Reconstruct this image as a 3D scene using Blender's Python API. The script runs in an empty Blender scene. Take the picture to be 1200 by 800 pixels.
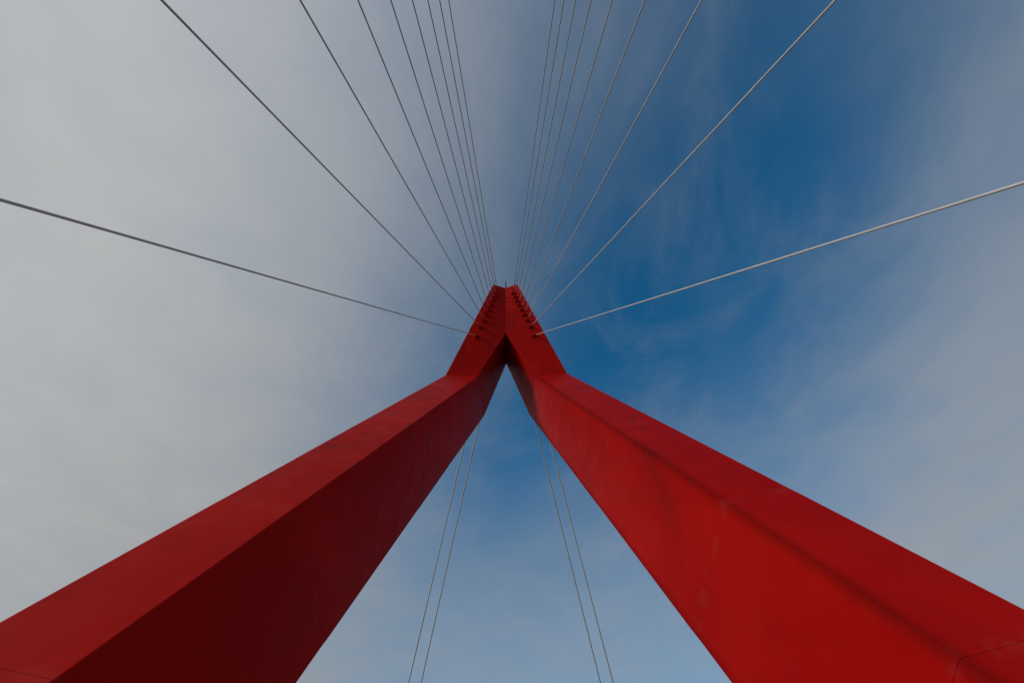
import bpy, bmesh, math, random
from mathutils import Vector, Matrix

random.seed(7)
scene = bpy.context.scene
C = bpy.context.collection

# ------------------------------------------------------------------ camera
# Calibrated on the stay cables (evenly spaced deck anchors on both deck edges):
# 16 mm lens, standing on the road between the legs, pitched 52 degrees up.
cam_d = bpy.data.cameras.new("camera")
cam = bpy.data.objects.new("camera", cam_d)
C.objects.link(cam)
F = Vector((0.01416286, 0.61559973, 0.78793172))
R = Vector((0.9998145, 0.00156799, -0.01919645))
U = Vector((0.0130528, -0.78805743, 0.61546333))
m = Matrix((R, U, -F)).transposed().to_4x4()
m.translation = Vector((-0.05, 0.0, 1.7))
cam.matrix_world = m
cam_d.sensor_fit = 'HORIZONTAL'
cam_d.sensor_width = 36.0
cam_d.lens = 533.0 * 36.0 / 1200.0
cam_d.clip_start = 0.1
cam_d.clip_end = 6000.0
scene.camera = cam

# ------------------------------------------------------------------ exposure
scene.view_settings.view_transform = 'Standard'
scene.view_settings.look = 'None'
scene.view_settings.exposure = 0.0
scene.view_settings.gamma = 1.0
scene.view_settings.use_curve_mapping = False

# ------------------------------------------------------------------ sun + sky
SUN = Vector((-0.90, -0.36, 0.52)).normalized()          # towards the sun
SUN_EL = math.asin(SUN.z)
SUN_AZ = math.atan2(SUN.x, SUN.y)
sd = bpy.data.lights.new("sun", 'SUN')
sd.energy = 1.5
sd.angle = math.radians(10.0)
sd.color = (1.0, 0.90, 0.77)
so = bpy.data.objects.new("sun", sd)
so.rotation_euler = SUN.to_track_quat('Z', 'Y').to_euler()
so.location = (-40, -10, 60)
C.objects.link(so)

world = bpy.data.worlds.new("World")
scene.world = world
world.use_nodes = True
wn, wl = world.node_tree.nodes, world.node_tree.links
wn.clear()


def W(t, **kw):
    n = wn.new(t)
    for k, v in kw.items():
        setattr(n, k, v)
    return n


def wmath(op, a, b=None, c=None, clamp=False):
    n = W('ShaderNodeMath', operation=op)
    n.use_clamp = clamp
    for i, v in enumerate((a, b, c)):
        if v is None:
            continue
        if isinstance(v, (int, float)):
            n.inputs[i].default_value = v
        else:
            wl.new(v, n.inputs[i])
    return n.outputs[0]


def wrange(v, a, b, c=0.0, d=1.0):
    n = W('ShaderNodeMapRange', interpolation_type='SMOOTHSTEP')
    wl.new(v, n.inputs['Value'])
    for k, x in zip(('From Min', 'From Max', 'To Min', 'To Max'), (a, b, c, d)):
        n.inputs[k].default_value = x
    return n.outputs[0]


def wnoise(vec, scale, detail, rough=0.55, dist=0.0):
    n = W('ShaderNodeTexNoise')
    wl.new(vec, n.inputs['Vector'])
    n.inputs['Scale'].default_value = scale
    n.inputs['Detail'].default_value = detail
    n.inputs['Roughness'].default_value = rough
    n.inputs['Distortion'].default_value = dist
    return n.outputs['Fac']


def wmap(vec, sc, loc=(0, 0, 0), rot=(0, 0, 0)):
    n = W('ShaderNodeMapping')
    wl.new(vec, n.inputs['Vector'])
    n.inputs['Scale'].default_value = sc
    n.inputs['Location'].default_value = loc
    n.inputs['Rotation'].default_value = rot
    return n.outputs[0]


tc = W('ShaderNodeTexCoord')
sep = W('ShaderNodeSeparateXYZ')
wl.new(tc.outputs['Generated'], sep.inputs[0])
zc = wmath('MAXIMUM', sep.outputs['Z'], 0.07)
px = wmath('DIVIDE', sep.outputs['X'], zc)
py = wmath('DIVIDE', sep.outputs['Y'], zc)
comb = W('ShaderNodeCombineXYZ')
wl.new(px, comb.inputs[0])
wl.new(py, comb.inputs[1])
P = comb.outputs[0]                                     # point on a flat cloud layer
warp = wnoise(P, 0.9, 3.0, 0.5)
fine = wnoise(wmap(P, (2.6, 1.5, 1.0), (3.1, 0.4, 0), (0, 0, 0.25)), 1.0, 9.0, 0.58, 0.5)
wisp = wnoise(wmap(P, (3.4, 2.2, 1.0), (0.3, 4.4, 0), (0, 0, -0.35)), 1.0, 9.0, 0.62, 0.7)
mott = wnoise(wmap(P, (1.9, 1.6, 1.0), (5.3, 8.1, 0)), 1.6, 8.0, 0.6, 0.3)
broad = wnoise(wmap(P, (1.0, 0.7, 1.0), (7.7, 2.2, 0)), 1.0, 4.0, 0.5)
ruffle = wmath('MULTIPLY', wmath('SUBTRACT', warp, 0.5), 0.50)
ruffle = wmath('ADD', ruffle, wmath('MULTIPLY', wmath('SUBTRACT', fine, 0.5), 0.40))
pl = wmath('ADD', wmath('ADD', px, wmath('MULTIPLY_ADD', py, 0.33, -0.14)), ruffle)
pr = wmath('ADD', wmath('MULTIPLY_ADD', py, -0.24, px), ruffle)
left = wrange(pl, 0.42, -0.84, 0.0, 0.97)               # sheet of thin cloud on the sun's side
right = wrange(pr, 0.46, 1.36, 0.0, 0.64)              # thinner veil beyond the blue gap
veil = wrange(broad, 0.35, 0.72, 0.0, 0.13)
wis = wrange(wisp, 0.42, 0.80, 0.0, 0.18)
low = wrange(sep.outputs['Z'], 0.70, 0.25, 0.0, 0.58)   # the layer looks thicker towards the horizon
a = wmath('MAXIMUM', left, right)
inv = wmath('SUBTRACT', 1.0, a)
inv = wmath('MULTIPLY', inv, wmath('SUBTRACT', 1.0, veil))
inv = wmath('MULTIPLY', inv, wmath('SUBTRACT', 1.0, wis))
inv = wmath('MULTIPLY', inv, wmath('SUBTRACT', 1.0, low))
alpha = wmath('SUBTRACT', 1.0, inv)
alpha = wmath('MULTIPLY', alpha, wrange(mott, 0.30, 0.62, 0.90, 1.0), clamp=True)

sky = W('ShaderNodeTexSky', sky_type='NISHITA')
sky.sun_disc = False
sky.sun_elevation = SUN_EL
sky.sun_rotation = SUN_AZ % (2 * math.pi)
sky.altitude = 10.0
sky.air_density = 0.8
sky.dust_density = 0.15
sky.ozone_density = 3.5
tint = W('ShaderNodeMix', data_type='RGBA', blend_type='MULTIPLY')
tint.inputs['Factor'].default_value = 1.0
wl.new(sky.outputs[0], tint.inputs['A'])
tint.inputs['B'].default_value = (0.20, 1.10, 1.26, 1.0)
bg_sky = W('ShaderNodeBackground')
wl.new(tint.outputs['Result'], bg_sky.inputs['Color'])
bg_sky.inputs['Strength'].default_value = 0.10

dot = W('ShaderNodeVectorMath', operation='DOT_PRODUCT')
wl.new(tc.outputs['Generated'], dot.inputs[0])
dot.inputs[1].default_value = SUN
bright = wrange(dot.outputs['Value'], 0.1, 1.0, 0.34, 0.51)
bright = wmath('MULTIPLY', bright, wrange(fine, 0.25, 0.75, 0.975, 1.025))
bg_c = W('ShaderNodeBackground')
bg_c.inputs['Color'].default_value = (0.97, 0.99, 1.0, 1.0)
wl.new(bright, bg_c.inputs['Strength'])
mix = W('ShaderNodeMixShader')
wl.new(alpha, mix.inputs[0])
wl.new(bg_sky.outputs[0], mix.inputs[1])
wl.new(bg_c.outputs[0], mix.inputs[2])
wo = W('ShaderNodeOutputWorld')
wl.new(mix.outputs[0], wo.inputs['Surface'])


# ------------------------------------------------------------------ helpers
def mat(name):
    mt = bpy.data.materials.new(name)
    mt.use_nodes = True
    nt = mt.node_tree
    return mt, nt.nodes, nt.links, nt.nodes['Principled BSDF']


def N(nodes, links, t, ins=None, **kw):
    n = nodes.new(t)
    for k, v in kw.items():
        setattr(n, k, v)
    for k, v in (ins or {}).items():
        if isinstance(v, bpy.types.NodeSocket):
            links.new(v, n.inputs[k])
        else:
            n.inputs[k].default_value = v
    return n


def ramp(nodes, links, v, stops):
    n = nodes.new('ShaderNodeValToRGB')
    links.new(v, n.inputs[0])
    e = n.color_ramp.elements
    while len(e) < len(stops):
        e.new(0.5)
    for el, (p, c) in zip(e, stops):
        el.position = p
        el.color = c if len(c) == 4 else (*c, 1)
    return n.outputs[0]


def red_paint():
    mt, n, l, b = mat("red_steel_paint")
    geo = n.new('ShaderNodeNewGeometry')
    pos = geo.outputs['Position']
    # broad tone differences between paint campaigns
    big = N(n, l, 'ShaderNodeTexNoise', {'Vector': pos, 'Scale': 0.22, 'Detail': 5.0, 'Roughness': 0.6}).outputs['Fac']
    base = ramp(n, l, big, [(0.30, (0.350, 0.0024, 0.0012)), (0.52, (0.415, 0.0034, 0.0016)), (0.72, (0.465, 0.0060, 0.0022))])
    # rain streaks running straight down
    mp = N(n, l, 'ShaderNodeMapping', {'Vector': pos, 'Scale': (1.9, 1.9, 0.10)}).outputs[0]
    st = N(n, l, 'ShaderNodeTexNoise', {'Vector': mp, 'Scale': 1.0, 'Detail': 7.0, 'Roughness': 0.62, 'Distortion': 0.15}).outputs['Fac']
    stm = ramp(n, l, st, [(0.50, (0, 0, 0)), (0.66, (0.55, 0.55, 0.55)), (0.78, (1, 1, 1))])
    gate = ramp(n, l, N(n, l, 'ShaderNodeTexNoise', {'Vector': pos, 'Scale': 0.13, 'Detail': 2.0}).outputs['Fac'],
                [(0.36, (0, 0, 0)), (0.56, (1, 1, 1))])
    zz = N(n, l, 'ShaderNodeSeparateXYZ', {0: pos}).outputs['Z']
    zg = N(n, l, 'ShaderNodeMapRange', {'Value': zz, 'From Min': 7.0, 'From Max': 15.0, 'To Min': 0.12, 'To Max': 1.0}).outputs[0]
    gate = N(n, l, 'ShaderNodeMath', {0: gate, 1: zg}, operation='MULTIPLY').outputs[0]
    sfac = N(n, l, 'ShaderNodeMath', {0: stm, 1: gate}, operation='MULTIPLY').outputs[0]
    sfac = N(n, l, 'ShaderNodeMath', {0: sfac, 1: 0.95}, operation='MULTIPLY').outputs[0]
    c1 = N(n, l, 'ShaderNodeMix', {'Factor': sfac, 'A': base, 'B': (0.14, 0.007, 0.008, 1)}, data_type='RGBA').outputs['Result']
    # chalky bleached patches
    ch = N(n, l, 'ShaderNodeTexNoise', {'Vector': pos, 'Scale': 1.1, 'Detail': 8.0, 'Roughness': 0.7}).outputs['Fac']
    chm = ramp(n, l, ch, [(0.52, (0, 0, 0)), (0.80, (0.35, 0.35, 0.35))])
    c2 = N(n, l, 'ShaderNodeMix', {'Factor': chm, 'A': c1, 'B': (0.43, 0.008, 0.004, 1)}, data_type='RGBA').outputs['Result']
    # grime on the front inner corner, a darker tone on the back inner one (one value per vertex of a section)
    at = N(n, l, 'ShaderNodeAttribute', attribute_name='edge_dark').outputs['Fac']
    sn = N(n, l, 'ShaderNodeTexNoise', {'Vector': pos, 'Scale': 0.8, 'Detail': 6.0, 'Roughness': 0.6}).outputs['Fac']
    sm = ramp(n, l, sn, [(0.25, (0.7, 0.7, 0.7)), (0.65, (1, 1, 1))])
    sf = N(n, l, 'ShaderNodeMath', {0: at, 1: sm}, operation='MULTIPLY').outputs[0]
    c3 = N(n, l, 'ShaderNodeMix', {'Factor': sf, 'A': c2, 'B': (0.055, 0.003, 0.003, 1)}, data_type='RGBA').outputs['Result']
    # touched-up paint beside the welded joints
    ov = N(n, l, 'ShaderNodeAttribute', attribute_name='overpaint').outputs['Fac']
    om = ramp(n, l, N(n, l, 'ShaderNodeTexNoise', {'Vector': pos, 'Scale': 1.6, 'Detail': 4.0}).outputs['Fac'],
              [(0.47, (0, 0, 0)), (0.56, (0.30, 0.30, 0.30))])
    of = N(n, l, 'ShaderNodeMath', {0: ov, 1: om}, operation='MULTIPLY').outputs[0]
    c3 = N(n, l, 'ShaderNodeMix', {'Factor': of, 'A': c3, 'B': (0.42, 0.035, 0.032, 1)}, data_type='RGBA').outputs['Result']
    l.new(c3, b.inputs['Base Color'])
    rg = N(n, l, 'ShaderNodeMapRange', {'Value': ch, 'From Min': 0.3, 'From Max': 0.7, 'To Min': 0.42, 'To Max': 0.60}).outputs[0]
    rg = N(n, l, 'ShaderNodeMath', {0: at, 1: 0.35, 2: rg}, operation='MULTIPLY_ADD').outputs[0]
    l.new(rg, b.inputs['Roughness'])
    b.inputs['Specular IOR Level'].default_value = 0.04
    # plates are never quite flat
    w1 = N(n, l, 'ShaderNodeTexNoise', {'Vector': pos, 'Scale': 0.7, 'Detail': 2.0}).outputs['Fac']
    b1 = N(n, l, 'ShaderNodeBump', {'Height': w1, 'Strength': 0.5, 'Distance': 0.07}).outputs[0]
    w2 = N(n, l, 'ShaderNodeTexNoise', {'Vector': pos, 'Scale': 18.0, 'Detail': 5.0}).outputs['Fac']
    b2 = N(n, l, 'ShaderNodeBump', {'Height': w2, 'Strength': 0.12, 'Distance': 0.01, 'Normal': b1}).outputs[0]
    l.new(b2, b.inputs['Normal'])
    return mt


def plain(name, col, rough, metal=0.0, var=0.15, scale=3.0, bump=0.0):
    mt, n, l, b = mat(name)
    pos = n.new('ShaderNodeNewGeometry').outputs['Position']
    f = N(n, l, 'ShaderNodeTexNoise', {'Vector': pos, 'Scale': scale, 'Detail': 6.0, 'Roughness': 0.6}).outputs['Fac']
    lo = tuple(c * (1 - var) for c in col)
    hi = tuple(min(1, c * (1 + var)) for c in col)
    l.new(ramp(n, l, f, [(0.3, lo), (0.7, hi)]), b.inputs['Base Color'])
    b.inputs['Roughness'].default_value = rough
    b.inputs['Metallic'].default_value = metal
    if bump:
        l.new(N(n, l, 'ShaderNodeBump', {'Height': f, 'Strength': 0.4, 'Distance': bump}).outputs[0], b.inputs['Normal'])
    return mt


M = {
    'red': red_paint(),
    'core': plain("red_primer", (0.10, 0.006, 0.006), 0.7),
    'cable': plain("grey_cable_sheath", (0.58, 0.58, 0.56), 0.45, 0.0, 0.12, 1.5),
    'socket': plain("dark_steel", (0.05, 0.05, 0.055), 0.5, 0.4),
    'concrete': plain("concrete", (0.24, 0.235, 0.225), 0.85, 0, 0.2, 1.2, 0.02),
    'asphalt': plain("asphalt", (0.05, 0.05, 0.052), 0.9, 0, 0.25, 6.0, 0.01),
    'paving': plain("paving", (0.09, 0.085, 0.08), 0.85, 0, 0.2, 2.0, 0.01),
    'paint': plain("road_paint", (0.75, 0.75, 0.72), 0.7, 0, 0.08, 2.0),
    'water': plain("river_water", (0.02, 0.035, 0.035), 0.12, 0, 0.3, 0.05, 0.15),
    'black': plain("black_metal", (0.015, 0.015, 0.017), 0.5),
}


def obj(name, verts, faces, material, parent=None, origin=None, smooth=False):
    """One mesh object from world-space vertices; 'origin' or the parent's place becomes its zero."""
    o0 = Vector(origin) if origin is not None else (parent_origin(parent) if parent else Vector((0, 0, 0)))
    me = bpy.data.meshes.new(name)
    me.from_pydata([tuple(Vector(v) - o0) for v in verts], [], faces)
    me.validate()
    bm = bmesh.new()
    bm.from_mesh(me)
    bmesh.ops.recalc_face_normals(bm, faces=bm.faces)
    bm.to_mesh(me)
    bm.free()
    if smooth:
        for p in me.polygons:
            p.use_smooth = True
    me.materials.append(M[material])
    o = bpy.data.objects.new(name, me)
    C.objects.link(o)
    o["w0"] = tuple(o0)
    if parent:
        o.parent = parent
        o.location = o0 - parent_origin(parent)
    else:
        o.location = o0
    return o


def parent_origin(p):
    return Vector(p["w0"])


def thing(name, loc, label, cat, group=None):
    o = bpy.data.objects.new(name, None)
    C.objects.link(o)
    o.location = loc
    o["w0"] = tuple(loc)
    o["label"] = label
    o["category"] = cat
    if group:
        o["group"] = group
    return o


def box(x0, x1, y0, y1, z0, z1):
    v = [(x, y, z) for z in (z0, z1) for y in (y0, y1) for x in (x0, x1)]
    f = [(0, 2, 3, 1), (4, 5, 7, 6), (0, 1, 5, 4), (2, 6, 7, 3), (0, 4, 6, 2), (1, 3, 7, 5)]
    return v, f


def tube(path, rad, n=12, caps=True):
    """Tube along a list of points; rad is one number or one per point."""
    if isinstance(rad, (int, float)):
        rad = [rad] * len(path)
    path = [Vector(p) for p in path]
    v, f = [], []
    d = (path[-1] - path[0]).normalized()
    ref = Vector((0, 0, 1)) if abs(d.z) < 0.9 else Vector((1, 0, 0))
    a = d.cross(ref).normalized()
    b = d.cross(a).normalized()
    for p, r in zip(path, rad):
        for k in range(n):
            t = 2 * math.pi * k / n
            v.append(p + a * (r * math.cos(t)) + b * (r * math.sin(t)))
    for i in range(len(path) - 1):
        for k in range(n):
            k2 = (k + 1) % n
            f.append((i * n + k, i * n + k2, (i + 1) * n + k2, (i + 1) * n + k))
    if caps:
        f.append(tuple(range(n))[::-1])
        f.append(tuple(range((len(path) - 1) * n, len(path) * n)))
    return v, f


# ------------------------------------------------------------------ setting: river, deck, road
def struct(name, v, f, material):
    o = obj(name, v, f, material)
    o["kind"] = "structure"
    return o


S_ = 2500.0
struct("river", [(-S_, -S_, -13), (S_, -S_, -13), (S_, S_, -13), (-S_, S_, -13)], [(0, 1, 2, 3)], 'water')
struct("bridge_deck", *box(-15.2, 15.2, -160, 140, -2.2, -0.02), 'concrete')
struct("road", [(-6.6, -160, 0), (6.6, -160, 0), (6.6, 140, 0), (-6.6, 140, 0)], [(0, 1, 2, 3)], 'asphalt')
for s in (-1, 1):
    xs = sorted((s * 6.6, s * 6.9))
    struct("kerb", *box(xs[0], xs[1], -160, 140, -0.02, 0.14), 'concrete')
    xs = sorted((s * 6.9, s * 13.2))
    struct("pavement", *box(xs[0], xs[1], -160, 140, -0.02, 0.12), 'paving')
mv, mf = [], []
for x in (-3.3, 0.0, 3.3):
    y = -150.0
    while y < 130:
        k = len(mv)
        mv += [(x - .06, y, .004), (x + .06, y, .004), (x + .06, y + 3, .004), (x - .06, y + 3, .004)]
        mf.append((k, k + 1, k + 2, k + 3))
        y += 9
struct("lane_marking", mv, mf, 'paint')

# ------------------------------------------------------------------ pylon
# Edges of a leg (x for the +x leg): kink point at z = 34.7 and slope per metre of height.
ZK = 34.7
LEAN = 0.68
EDGE = {  # x at kink, y at kink, dx per metre down
    'front_out': (5.952, 29.84, 0.151),
    'front_in': (2.864, 30.152, 0.173),
    'back_in': (2.383, 35.62, 0.140),
    'back_out': (5.90, 35.45, 0.150),
}
ORDER = ('front_out', 'front_in', 'back_in', 'back_out')


def leg_pt(s, key, z):
    x, y, dx = EDGE[key]
    return Vector((s * (x + dx * (ZK - z)), y - LEAN * (ZK - z), z))


def cut(s, zref):
    """Corner points where a plane square to the leg's axis cuts it; zref is the height at the front inner edge."""
    ax = (leg_pt(s, 'front_in', ZK) - leg_pt(s, 'front_in', 0)).normalized()
    p0 = leg_pt(s, 'front_in', zref)
    out = []
    for k in ORDER:
        a, b = leg_pt(s, k, 0), leg_pt(s, k, ZK)
        t = (p0 - a).dot(ax) / (b - a).dot(ax)
        out.append(a + (b - a) * t)
    return out


def level(s, z):
    return [leg_pt(s, k, z) for k in ORDER]


def ring(corners, r=0.07, band=0.0, dark_corner={}, sharp=()):
    """Closed ring with rounded corners; band adds one more point each side of every corner."""
    pts, edge_dark = [], []
    n = len(corners)
    r0 = r
    for i in range(n):
        r = 0.010 if i in sharp else r0
        p, a, b = corners[i], corners[i - 1], corners[(i + 1) % n]
        da, db = (a - p).normalized(), (b - p).normalized()
        on = dark_corner.get(i, 0.0)
        if band:
            pts.append(p + da * band); edge_dark.append(0.0)
        for t in (0.0, 0.25, 0.5, 0.75, 1.0):
            q = p + da * (r * (1 - t) ** 2) + db * (r * t ** 2)
            pts.append(q); edge_dark.append(on)
        if band:
            pts.append(p + db * band); edge_dark.append(0.0)
    return pts, edge_dark


def loft(rings, caps=True):
    n = len(rings[0])
    v = [p for r in rings for p in r]
    f = []
    for i in range(len(rings) - 1):
        for k in range(n):
            k2 = (k + 1) % n
            f.append((i * n + k, i * n + k2, (i + 1) * n + k2, (i + 1) * n + k))
    if caps:
        f.append(tuple(range(n)))
        f.append(tuple(range((len(rings) - 1) * n, len(rings) * n)))
    return v, f


def inset(corners, d):
    c = sum(corners, Vector()) / len(corners)
    return [p + (c - p).normalized() * d for p in corners]


def set_attr(o, name, values, strength):
    at = o.data.attributes.new(name, 'FLOAT', 'POINT')
    for i, v in enumerate(values):
        at.data[i].value = v * strength


def shift(corners, s, d):
    ax = (leg_pt(s, 'front_in', ZK) - leg_pt(s, 'front_in', 0)).normalized()
    return [p + ax * d for p in corners]


pylon = thing("bridge_pylon", (0, 9.3, 0.0),
              "huge red steel bridge pylon, two leaning legs meeting in a narrow head", "pylon")
GAP = 0.004
SEAMS = (4.5, 10.2, 18.6, 26.6)
for s in (-1, 1):
    leg = obj("leg", *loft([inset(level(s, 0.3), 0.06), inset(level(s, ZK - 0.02), 0.06)]), 'core', pylon)
    leg["label"] = ("red leg with its inner side in deep shade" if s < 0 else "red leg with its inner side in sunlight")
    plinth_c = level(s, 0.12)
    cx = sum(p.x for p in plinth_c) / 4
    cy = sum(p.y for p in plinth_c) / 4
    outer = [Vector((cx + (p.x - cx) * 1.35, cy + (p.y - cy) * 1.22, z)) for z in (-0.02, 0.55) for p in plinth_c]
    top_ = [Vector((cx + (p.x - cx) * 1.28, cy + (p.y - cy) * 1.16, 0.63)) for p in plinth_c]
    obj("plinth", *loft([outer[:4], outer[4:], top_]), 'concrete', pylon)
    ends = [level(s, 0.55)]
    for z in SEAMS:
        ends.append(cut(s, z))
    ends.append(level(s, ZK))
    for i in range(len(ends) - 1):
        lo = ends[i] if i == 0 else shift(ends[i], s, GAP)
        hi = ends[i + 1] if i == len(ends) - 2 else shift(ends[i + 1], s, -GAP)
        rr = []
        so_ = []
        op_ = []
        for c, w in ((lo, float(i > 0)), (shift(lo, s, 0.32), 0.0), (shift(hi, s, -0.32), 0.0), (hi, float(i < len(ends) - 2))):
            p, q = ring(c, 0.04, 0.36, {1: 0.50, 2: 0.45} if s > 0 else {}, (1,) if s > 0 else ())  # +x leg only: grimy front inner corner, darker back inner corner
            rr.append(p); so_ += q
            op_ += [w] * len(p)
        o = obj("leg_section", *loft(rr), 'red', leg)
        set_attr(o, "edge_dark", so_, 1.0)
        set_attr(o, "overpaint", op_, 1.0)

# head: above the kink the two halves stand upright and meet at z = 42
Z_TOP = 51.35
Z_AP = 42.05


def lerp(a, b, t):
    return a + (b - a) * t


def head_corners(s, z):
    """front_out, front_in, back_in, back_out of one half at height z."""
    t = (z - ZK) / (Z_TOP - ZK)
    xo = lerp(5.952, 1.50, t)
    yo = lerp(29.84, 29.60, t)
    if z <= Z_AP:
        u = (z - ZK) / (Z_AP - ZK)
        xi = lerp(2.864, 0.0, u)
        yi = lerp(30.152, 30.28, u)
    else:
        u = (z - Z_AP) / (Z_TOP - Z_AP)
        xi, yi = 0.0, lerp(30.28, 30.20, u)
    zb = Z_AP + 0.95
    xb = lerp(2.383, 0.0, min(1.0, (z - ZK) / (zb - ZK)))
    return [Vector((s * xo, yo, z)), Vector((s * xi, yi, z)), Vector((s * xb, 35.62, z)), Vector((s * (xo - 0.05 * (1 - t)), 35.45, z))]


def head_core_ring(z):
    a, b = head_corners(1, z), head_corners(-1, z)
    d = 0.12
    return [a[0] + Vector((-d, d, 0)), a[1] + Vector((0, d + 0.05, 0)), b[0] + Vector((d, d, 0)),
            b[3] + Vector((d, -d, 0)), Vector((0, 35.45, z)), a[3] + Vector((-d, -d, 0))]


head = obj("head", *loft([head_core_ring(z) for z in (Z_AP + 1.2, 45.9, 48.8, Z_TOP - 0.1)]), 'core', pylon)


def head_half_section(s, z0, z1, g0, g1):
    rings = []
    for z in (z0 + g0, z1 - g1):
        p, _ = ring(head_corners(s, z), 0.06)
        rings.append(p)
    return loft(rings)


def head_joined_section(z0, z1, g0, g1):
    rings = []
    for z in (z0 + g0, z1 - g1):
        a, b = head_corners(1, z), head_corners(-1, z)
        back_mid = Vector((0, 35.62, z))
        c = [a[0], (a[1] + b[1]) / 2, b[0], b[3], back_mid, a[3]]
        pts = []
        for i, p in enumerate(c):
            if i in (1, 4):
                pts.append(p)
                continue
            da, db = (c[i - 1] - p).normalized(), (c[(i + 1) % 6] - p).normalized()
            for t in (0, .33, .67, 1):
                pts.append(p + da * (0.06 * (1 - t) ** 2) + db * (0.06 * t ** 2))
        rings.append(pts)
    v, f = loft(rings, caps=False)
    n = len(rings[0])
    for k in range(2):                                   # caps as fans, the outline is notched
        cz = rings[k][0].z
        v.append(Vector((0, 32.8, cz)))
        ci = len(v) - 1
        for i in range(n):
            f.append((ci, k * n + i, k * n + (i + 1) % n))
    return v, f


HZ = (ZK, 38.4, Z_AP)
for s in (-1, 1):
    for i in range(2):
        obj("head_section", *head_half_section(s, HZ[i], HZ[i + 1], 0.0 if i == 0 else GAP, GAP if i == 0 else 0.0), 'red', head)
# the throat: the wedge at the meeting point rises a little towards the back
c0 = head_corners(1, Z_AP)
c1 = head_corners(-1, Z_AP)
top = Z_AP + 0.95
h0, h1 = head_corners(1, top), head_corners(-1, top)
for s, a, b in ((1, c0, h0), (-1, c1, h1)):
    v = [a[0], a[1], a[2], a[3], b[0], b[1], b[2], b[3]]
    f = [(0, 1, 5, 4), (1, 2, 6, 5), (2, 3, 7, 6), (3, 0, 4, 7), (4, 5, 6, 7), (0, 3, 2, 1)]
    obj("head_section", v, f, 'red', head)
HJ = (top, 45.9, 48.8, Z_TOP)
for i in range(3):
    obj("head_section", *head_joined_section(HJ[i], HJ[i + 1], GAP if i else 0.0, GAP if i < 2 else 0.0), 'red', head)

# lightning rod on the top edge
rod = obj("lightning_rod", *tube([(0.07, 30.6, Z_TOP - 0.05), (0.07, 30.6, Z_TOP + 0.5), (0.07, 30.6, Z_TOP + 2.25)], [0.10, 0.09, 0.07], 8), 'black', pylon)
obj("rod_base", *tube([(0.07, 30.6, Z_TOP - 0.02), (0.07, 30.6, Z_TOP + 0.12)], 0.17, 10), 'black', rod)

# ------------------------------------------------------------------ stay cables
DECK_X = 14.0
Y1, DY = -6.68, -13.705
ANCH = [(3.10, 41.04), (2.77, 42.61), (2.42, 43.88), (2.15, 45.03), (1.86, 46.0), (1.61, 47.04), (1.38, 48.02), (1.15, 48.97), (0.95, 49.76)]
ORD = ["lowest", "second", "third", "fourth", "fifth", "sixth", "seventh", "eighth", "topmost"]


def front_y(x, z):
    c = head_corners(1, z)
    t = (abs(x) - c[1].x) / (c[0].x - c[1].x)
    return lerp(c[1].y, c[0].y, t)


def frame(d):
    ref = Vector((0, 0, 1))
    a = d.cross(ref).normalized()
    return a, a.cross(d).normalized()


def stay(top, foot, r, label, group, sag):
    """Cable from the pylon head to the deck edge with its fittings."""
    d = (foot - top).normalized()
    L = (foot - top).length
    t = thing("stay_cable", foot, label, "cable", group)
    t0, t1 = top + d * 0.55, foot - d * 0.9
    path = []
    for k in range(25):
        u = k / 24
        p = t0.lerp(t1, u)
        p.z -= sag * 4 * u * (1 - u)
        path.append(p)
    obj("strand", *tube(path, r, 14), 'cable', t, smooth=True)
    obj("socket", *tube([top + d * 0.30, top + d * 0.62, top + d * 1.0], [r * 1.5, r * 1.5, r * 1.05], 12), 'socket', t)
    obj("deck_socket", *tube([foot + d * 0.05, foot - d * 0.8, foot - d * 1.2], [r * 2.2, r * 2.2, r * 1.1], 12), 'socket', t)
    pv, pf = box(foot.x - .35, foot.x + .35, foot.y - .45, foot.y + .45, -0.021, 0.18)
    obj("anchor_plate", pv, pf, 'socket', t)
    return d


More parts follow.
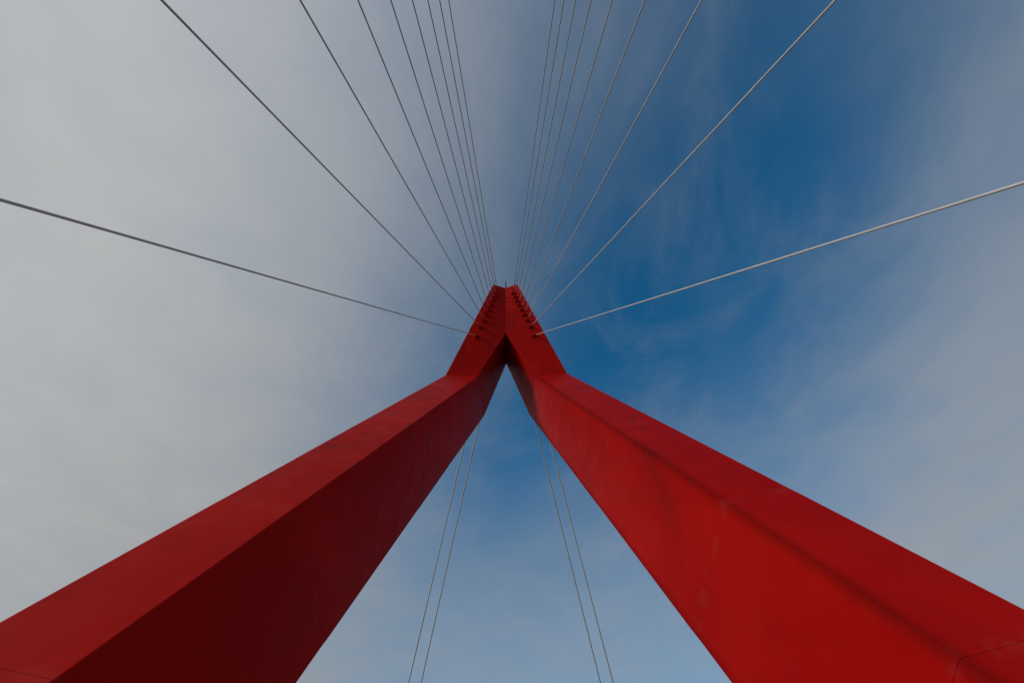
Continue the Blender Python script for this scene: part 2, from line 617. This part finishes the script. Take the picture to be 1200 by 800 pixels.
def anchor_bracket(base, d, nrm):
    """Hooded red steel bracket welded to the face of the head, with the sleeve the cable leaves from."""
    side = nrm.cross(Vector((0, 0, 1))).normalized()
    up = Vector((0, 0, 1))
    hw = 0.10
    br_v = []
    for a in (-hw, hw):                                  # side profile: flat top, sloping nose, deep back
        for n_, u_ in ((-0.03, 0.10), (0.19, 0.03), (0.25, -0.12), (0.20, -0.26), (-0.03, -0.45)):
            br_v.append(base + side * a + nrm * n_ + up * u_)
    f = [(0, 1, 2, 3, 4), (5, 6, 7, 8, 9)] + [(k, (k + 1) % 5, 5 + (k + 1) % 5, 5 + k) for k in range(5)]
    br = obj("anchor_bracket", br_v, f, 'red', pylon)
    obj("sleeve", *tube([base + d * 0.10, base + d * 0.42, base + d * 0.52], [0.085, 0.085, 0.07], 12), 'red', br)
    for a in (-1, 1):                                    # gusset plates each side
        o = base + side * (a * 0.20)
        v = []
        for k in (-0.015, 0.015):
            v += [o + side * k - nrm * 0.03 - up * 0.55, o + side * k - nrm * 0.03 + up * 0.10, o + side * k + nrm * 0.13 - up * 0.12]
        obj("gusset", v, [(0, 1, 2), (3, 4, 5), (0, 1, 4, 3), (1, 2, 5, 4), (2, 0, 3, 5)], 'red', br)


for s in (-1, 1):
    look = "dark backlit" if s < 0 else "pale sunlit"
    behind = "pale cloud" if s < 0 else "blue sky"
    for i, (x, z) in enumerate(ANCH):
        base = Vector((s * x, front_y(x, z), z))
        foot = Vector((s * DECK_X, Y1 + DY * i, 0.0))
        d = (foot - base).normalized()
        c = head_corners(s, z)
        e = (c[0] - c[1]).normalized()
        nrm = Vector((e.y, -e.x, 0)).normalized()
        if nrm.y > 0:
            nrm = -nrm
        L = (foot - base).length
        stay(base, foot, 0.038, "%s stay cable from the %s anchor of the pylon head, against %s" % (look, ORD[i], behind),
             "front stay cables", 0.0004 * L)
        anchor_bracket(base, d, nrm)
    for j, (x, z, y) in enumerate(((1.42, 45.0, 69.3), (2.55, 45.0, 62.9))):
        base = Vector((s * x, 35.58, z))
        foot = Vector((s * DECK_X, y, 0.0))
        d = (foot - base).normalized()
        stay(base, foot, 0.068, "%s back stay cable of the pair seen behind the %s leg" % (("inner", "outer")[j], ("shaded", "sunlit")[s > 0]),
             "back stay cables", 0.02)
        anchor_bracket(base, d, Vector((0, 1, 0)))

for o in bpy.data.objects:
    if "w0" in o:
        del o["w0"]
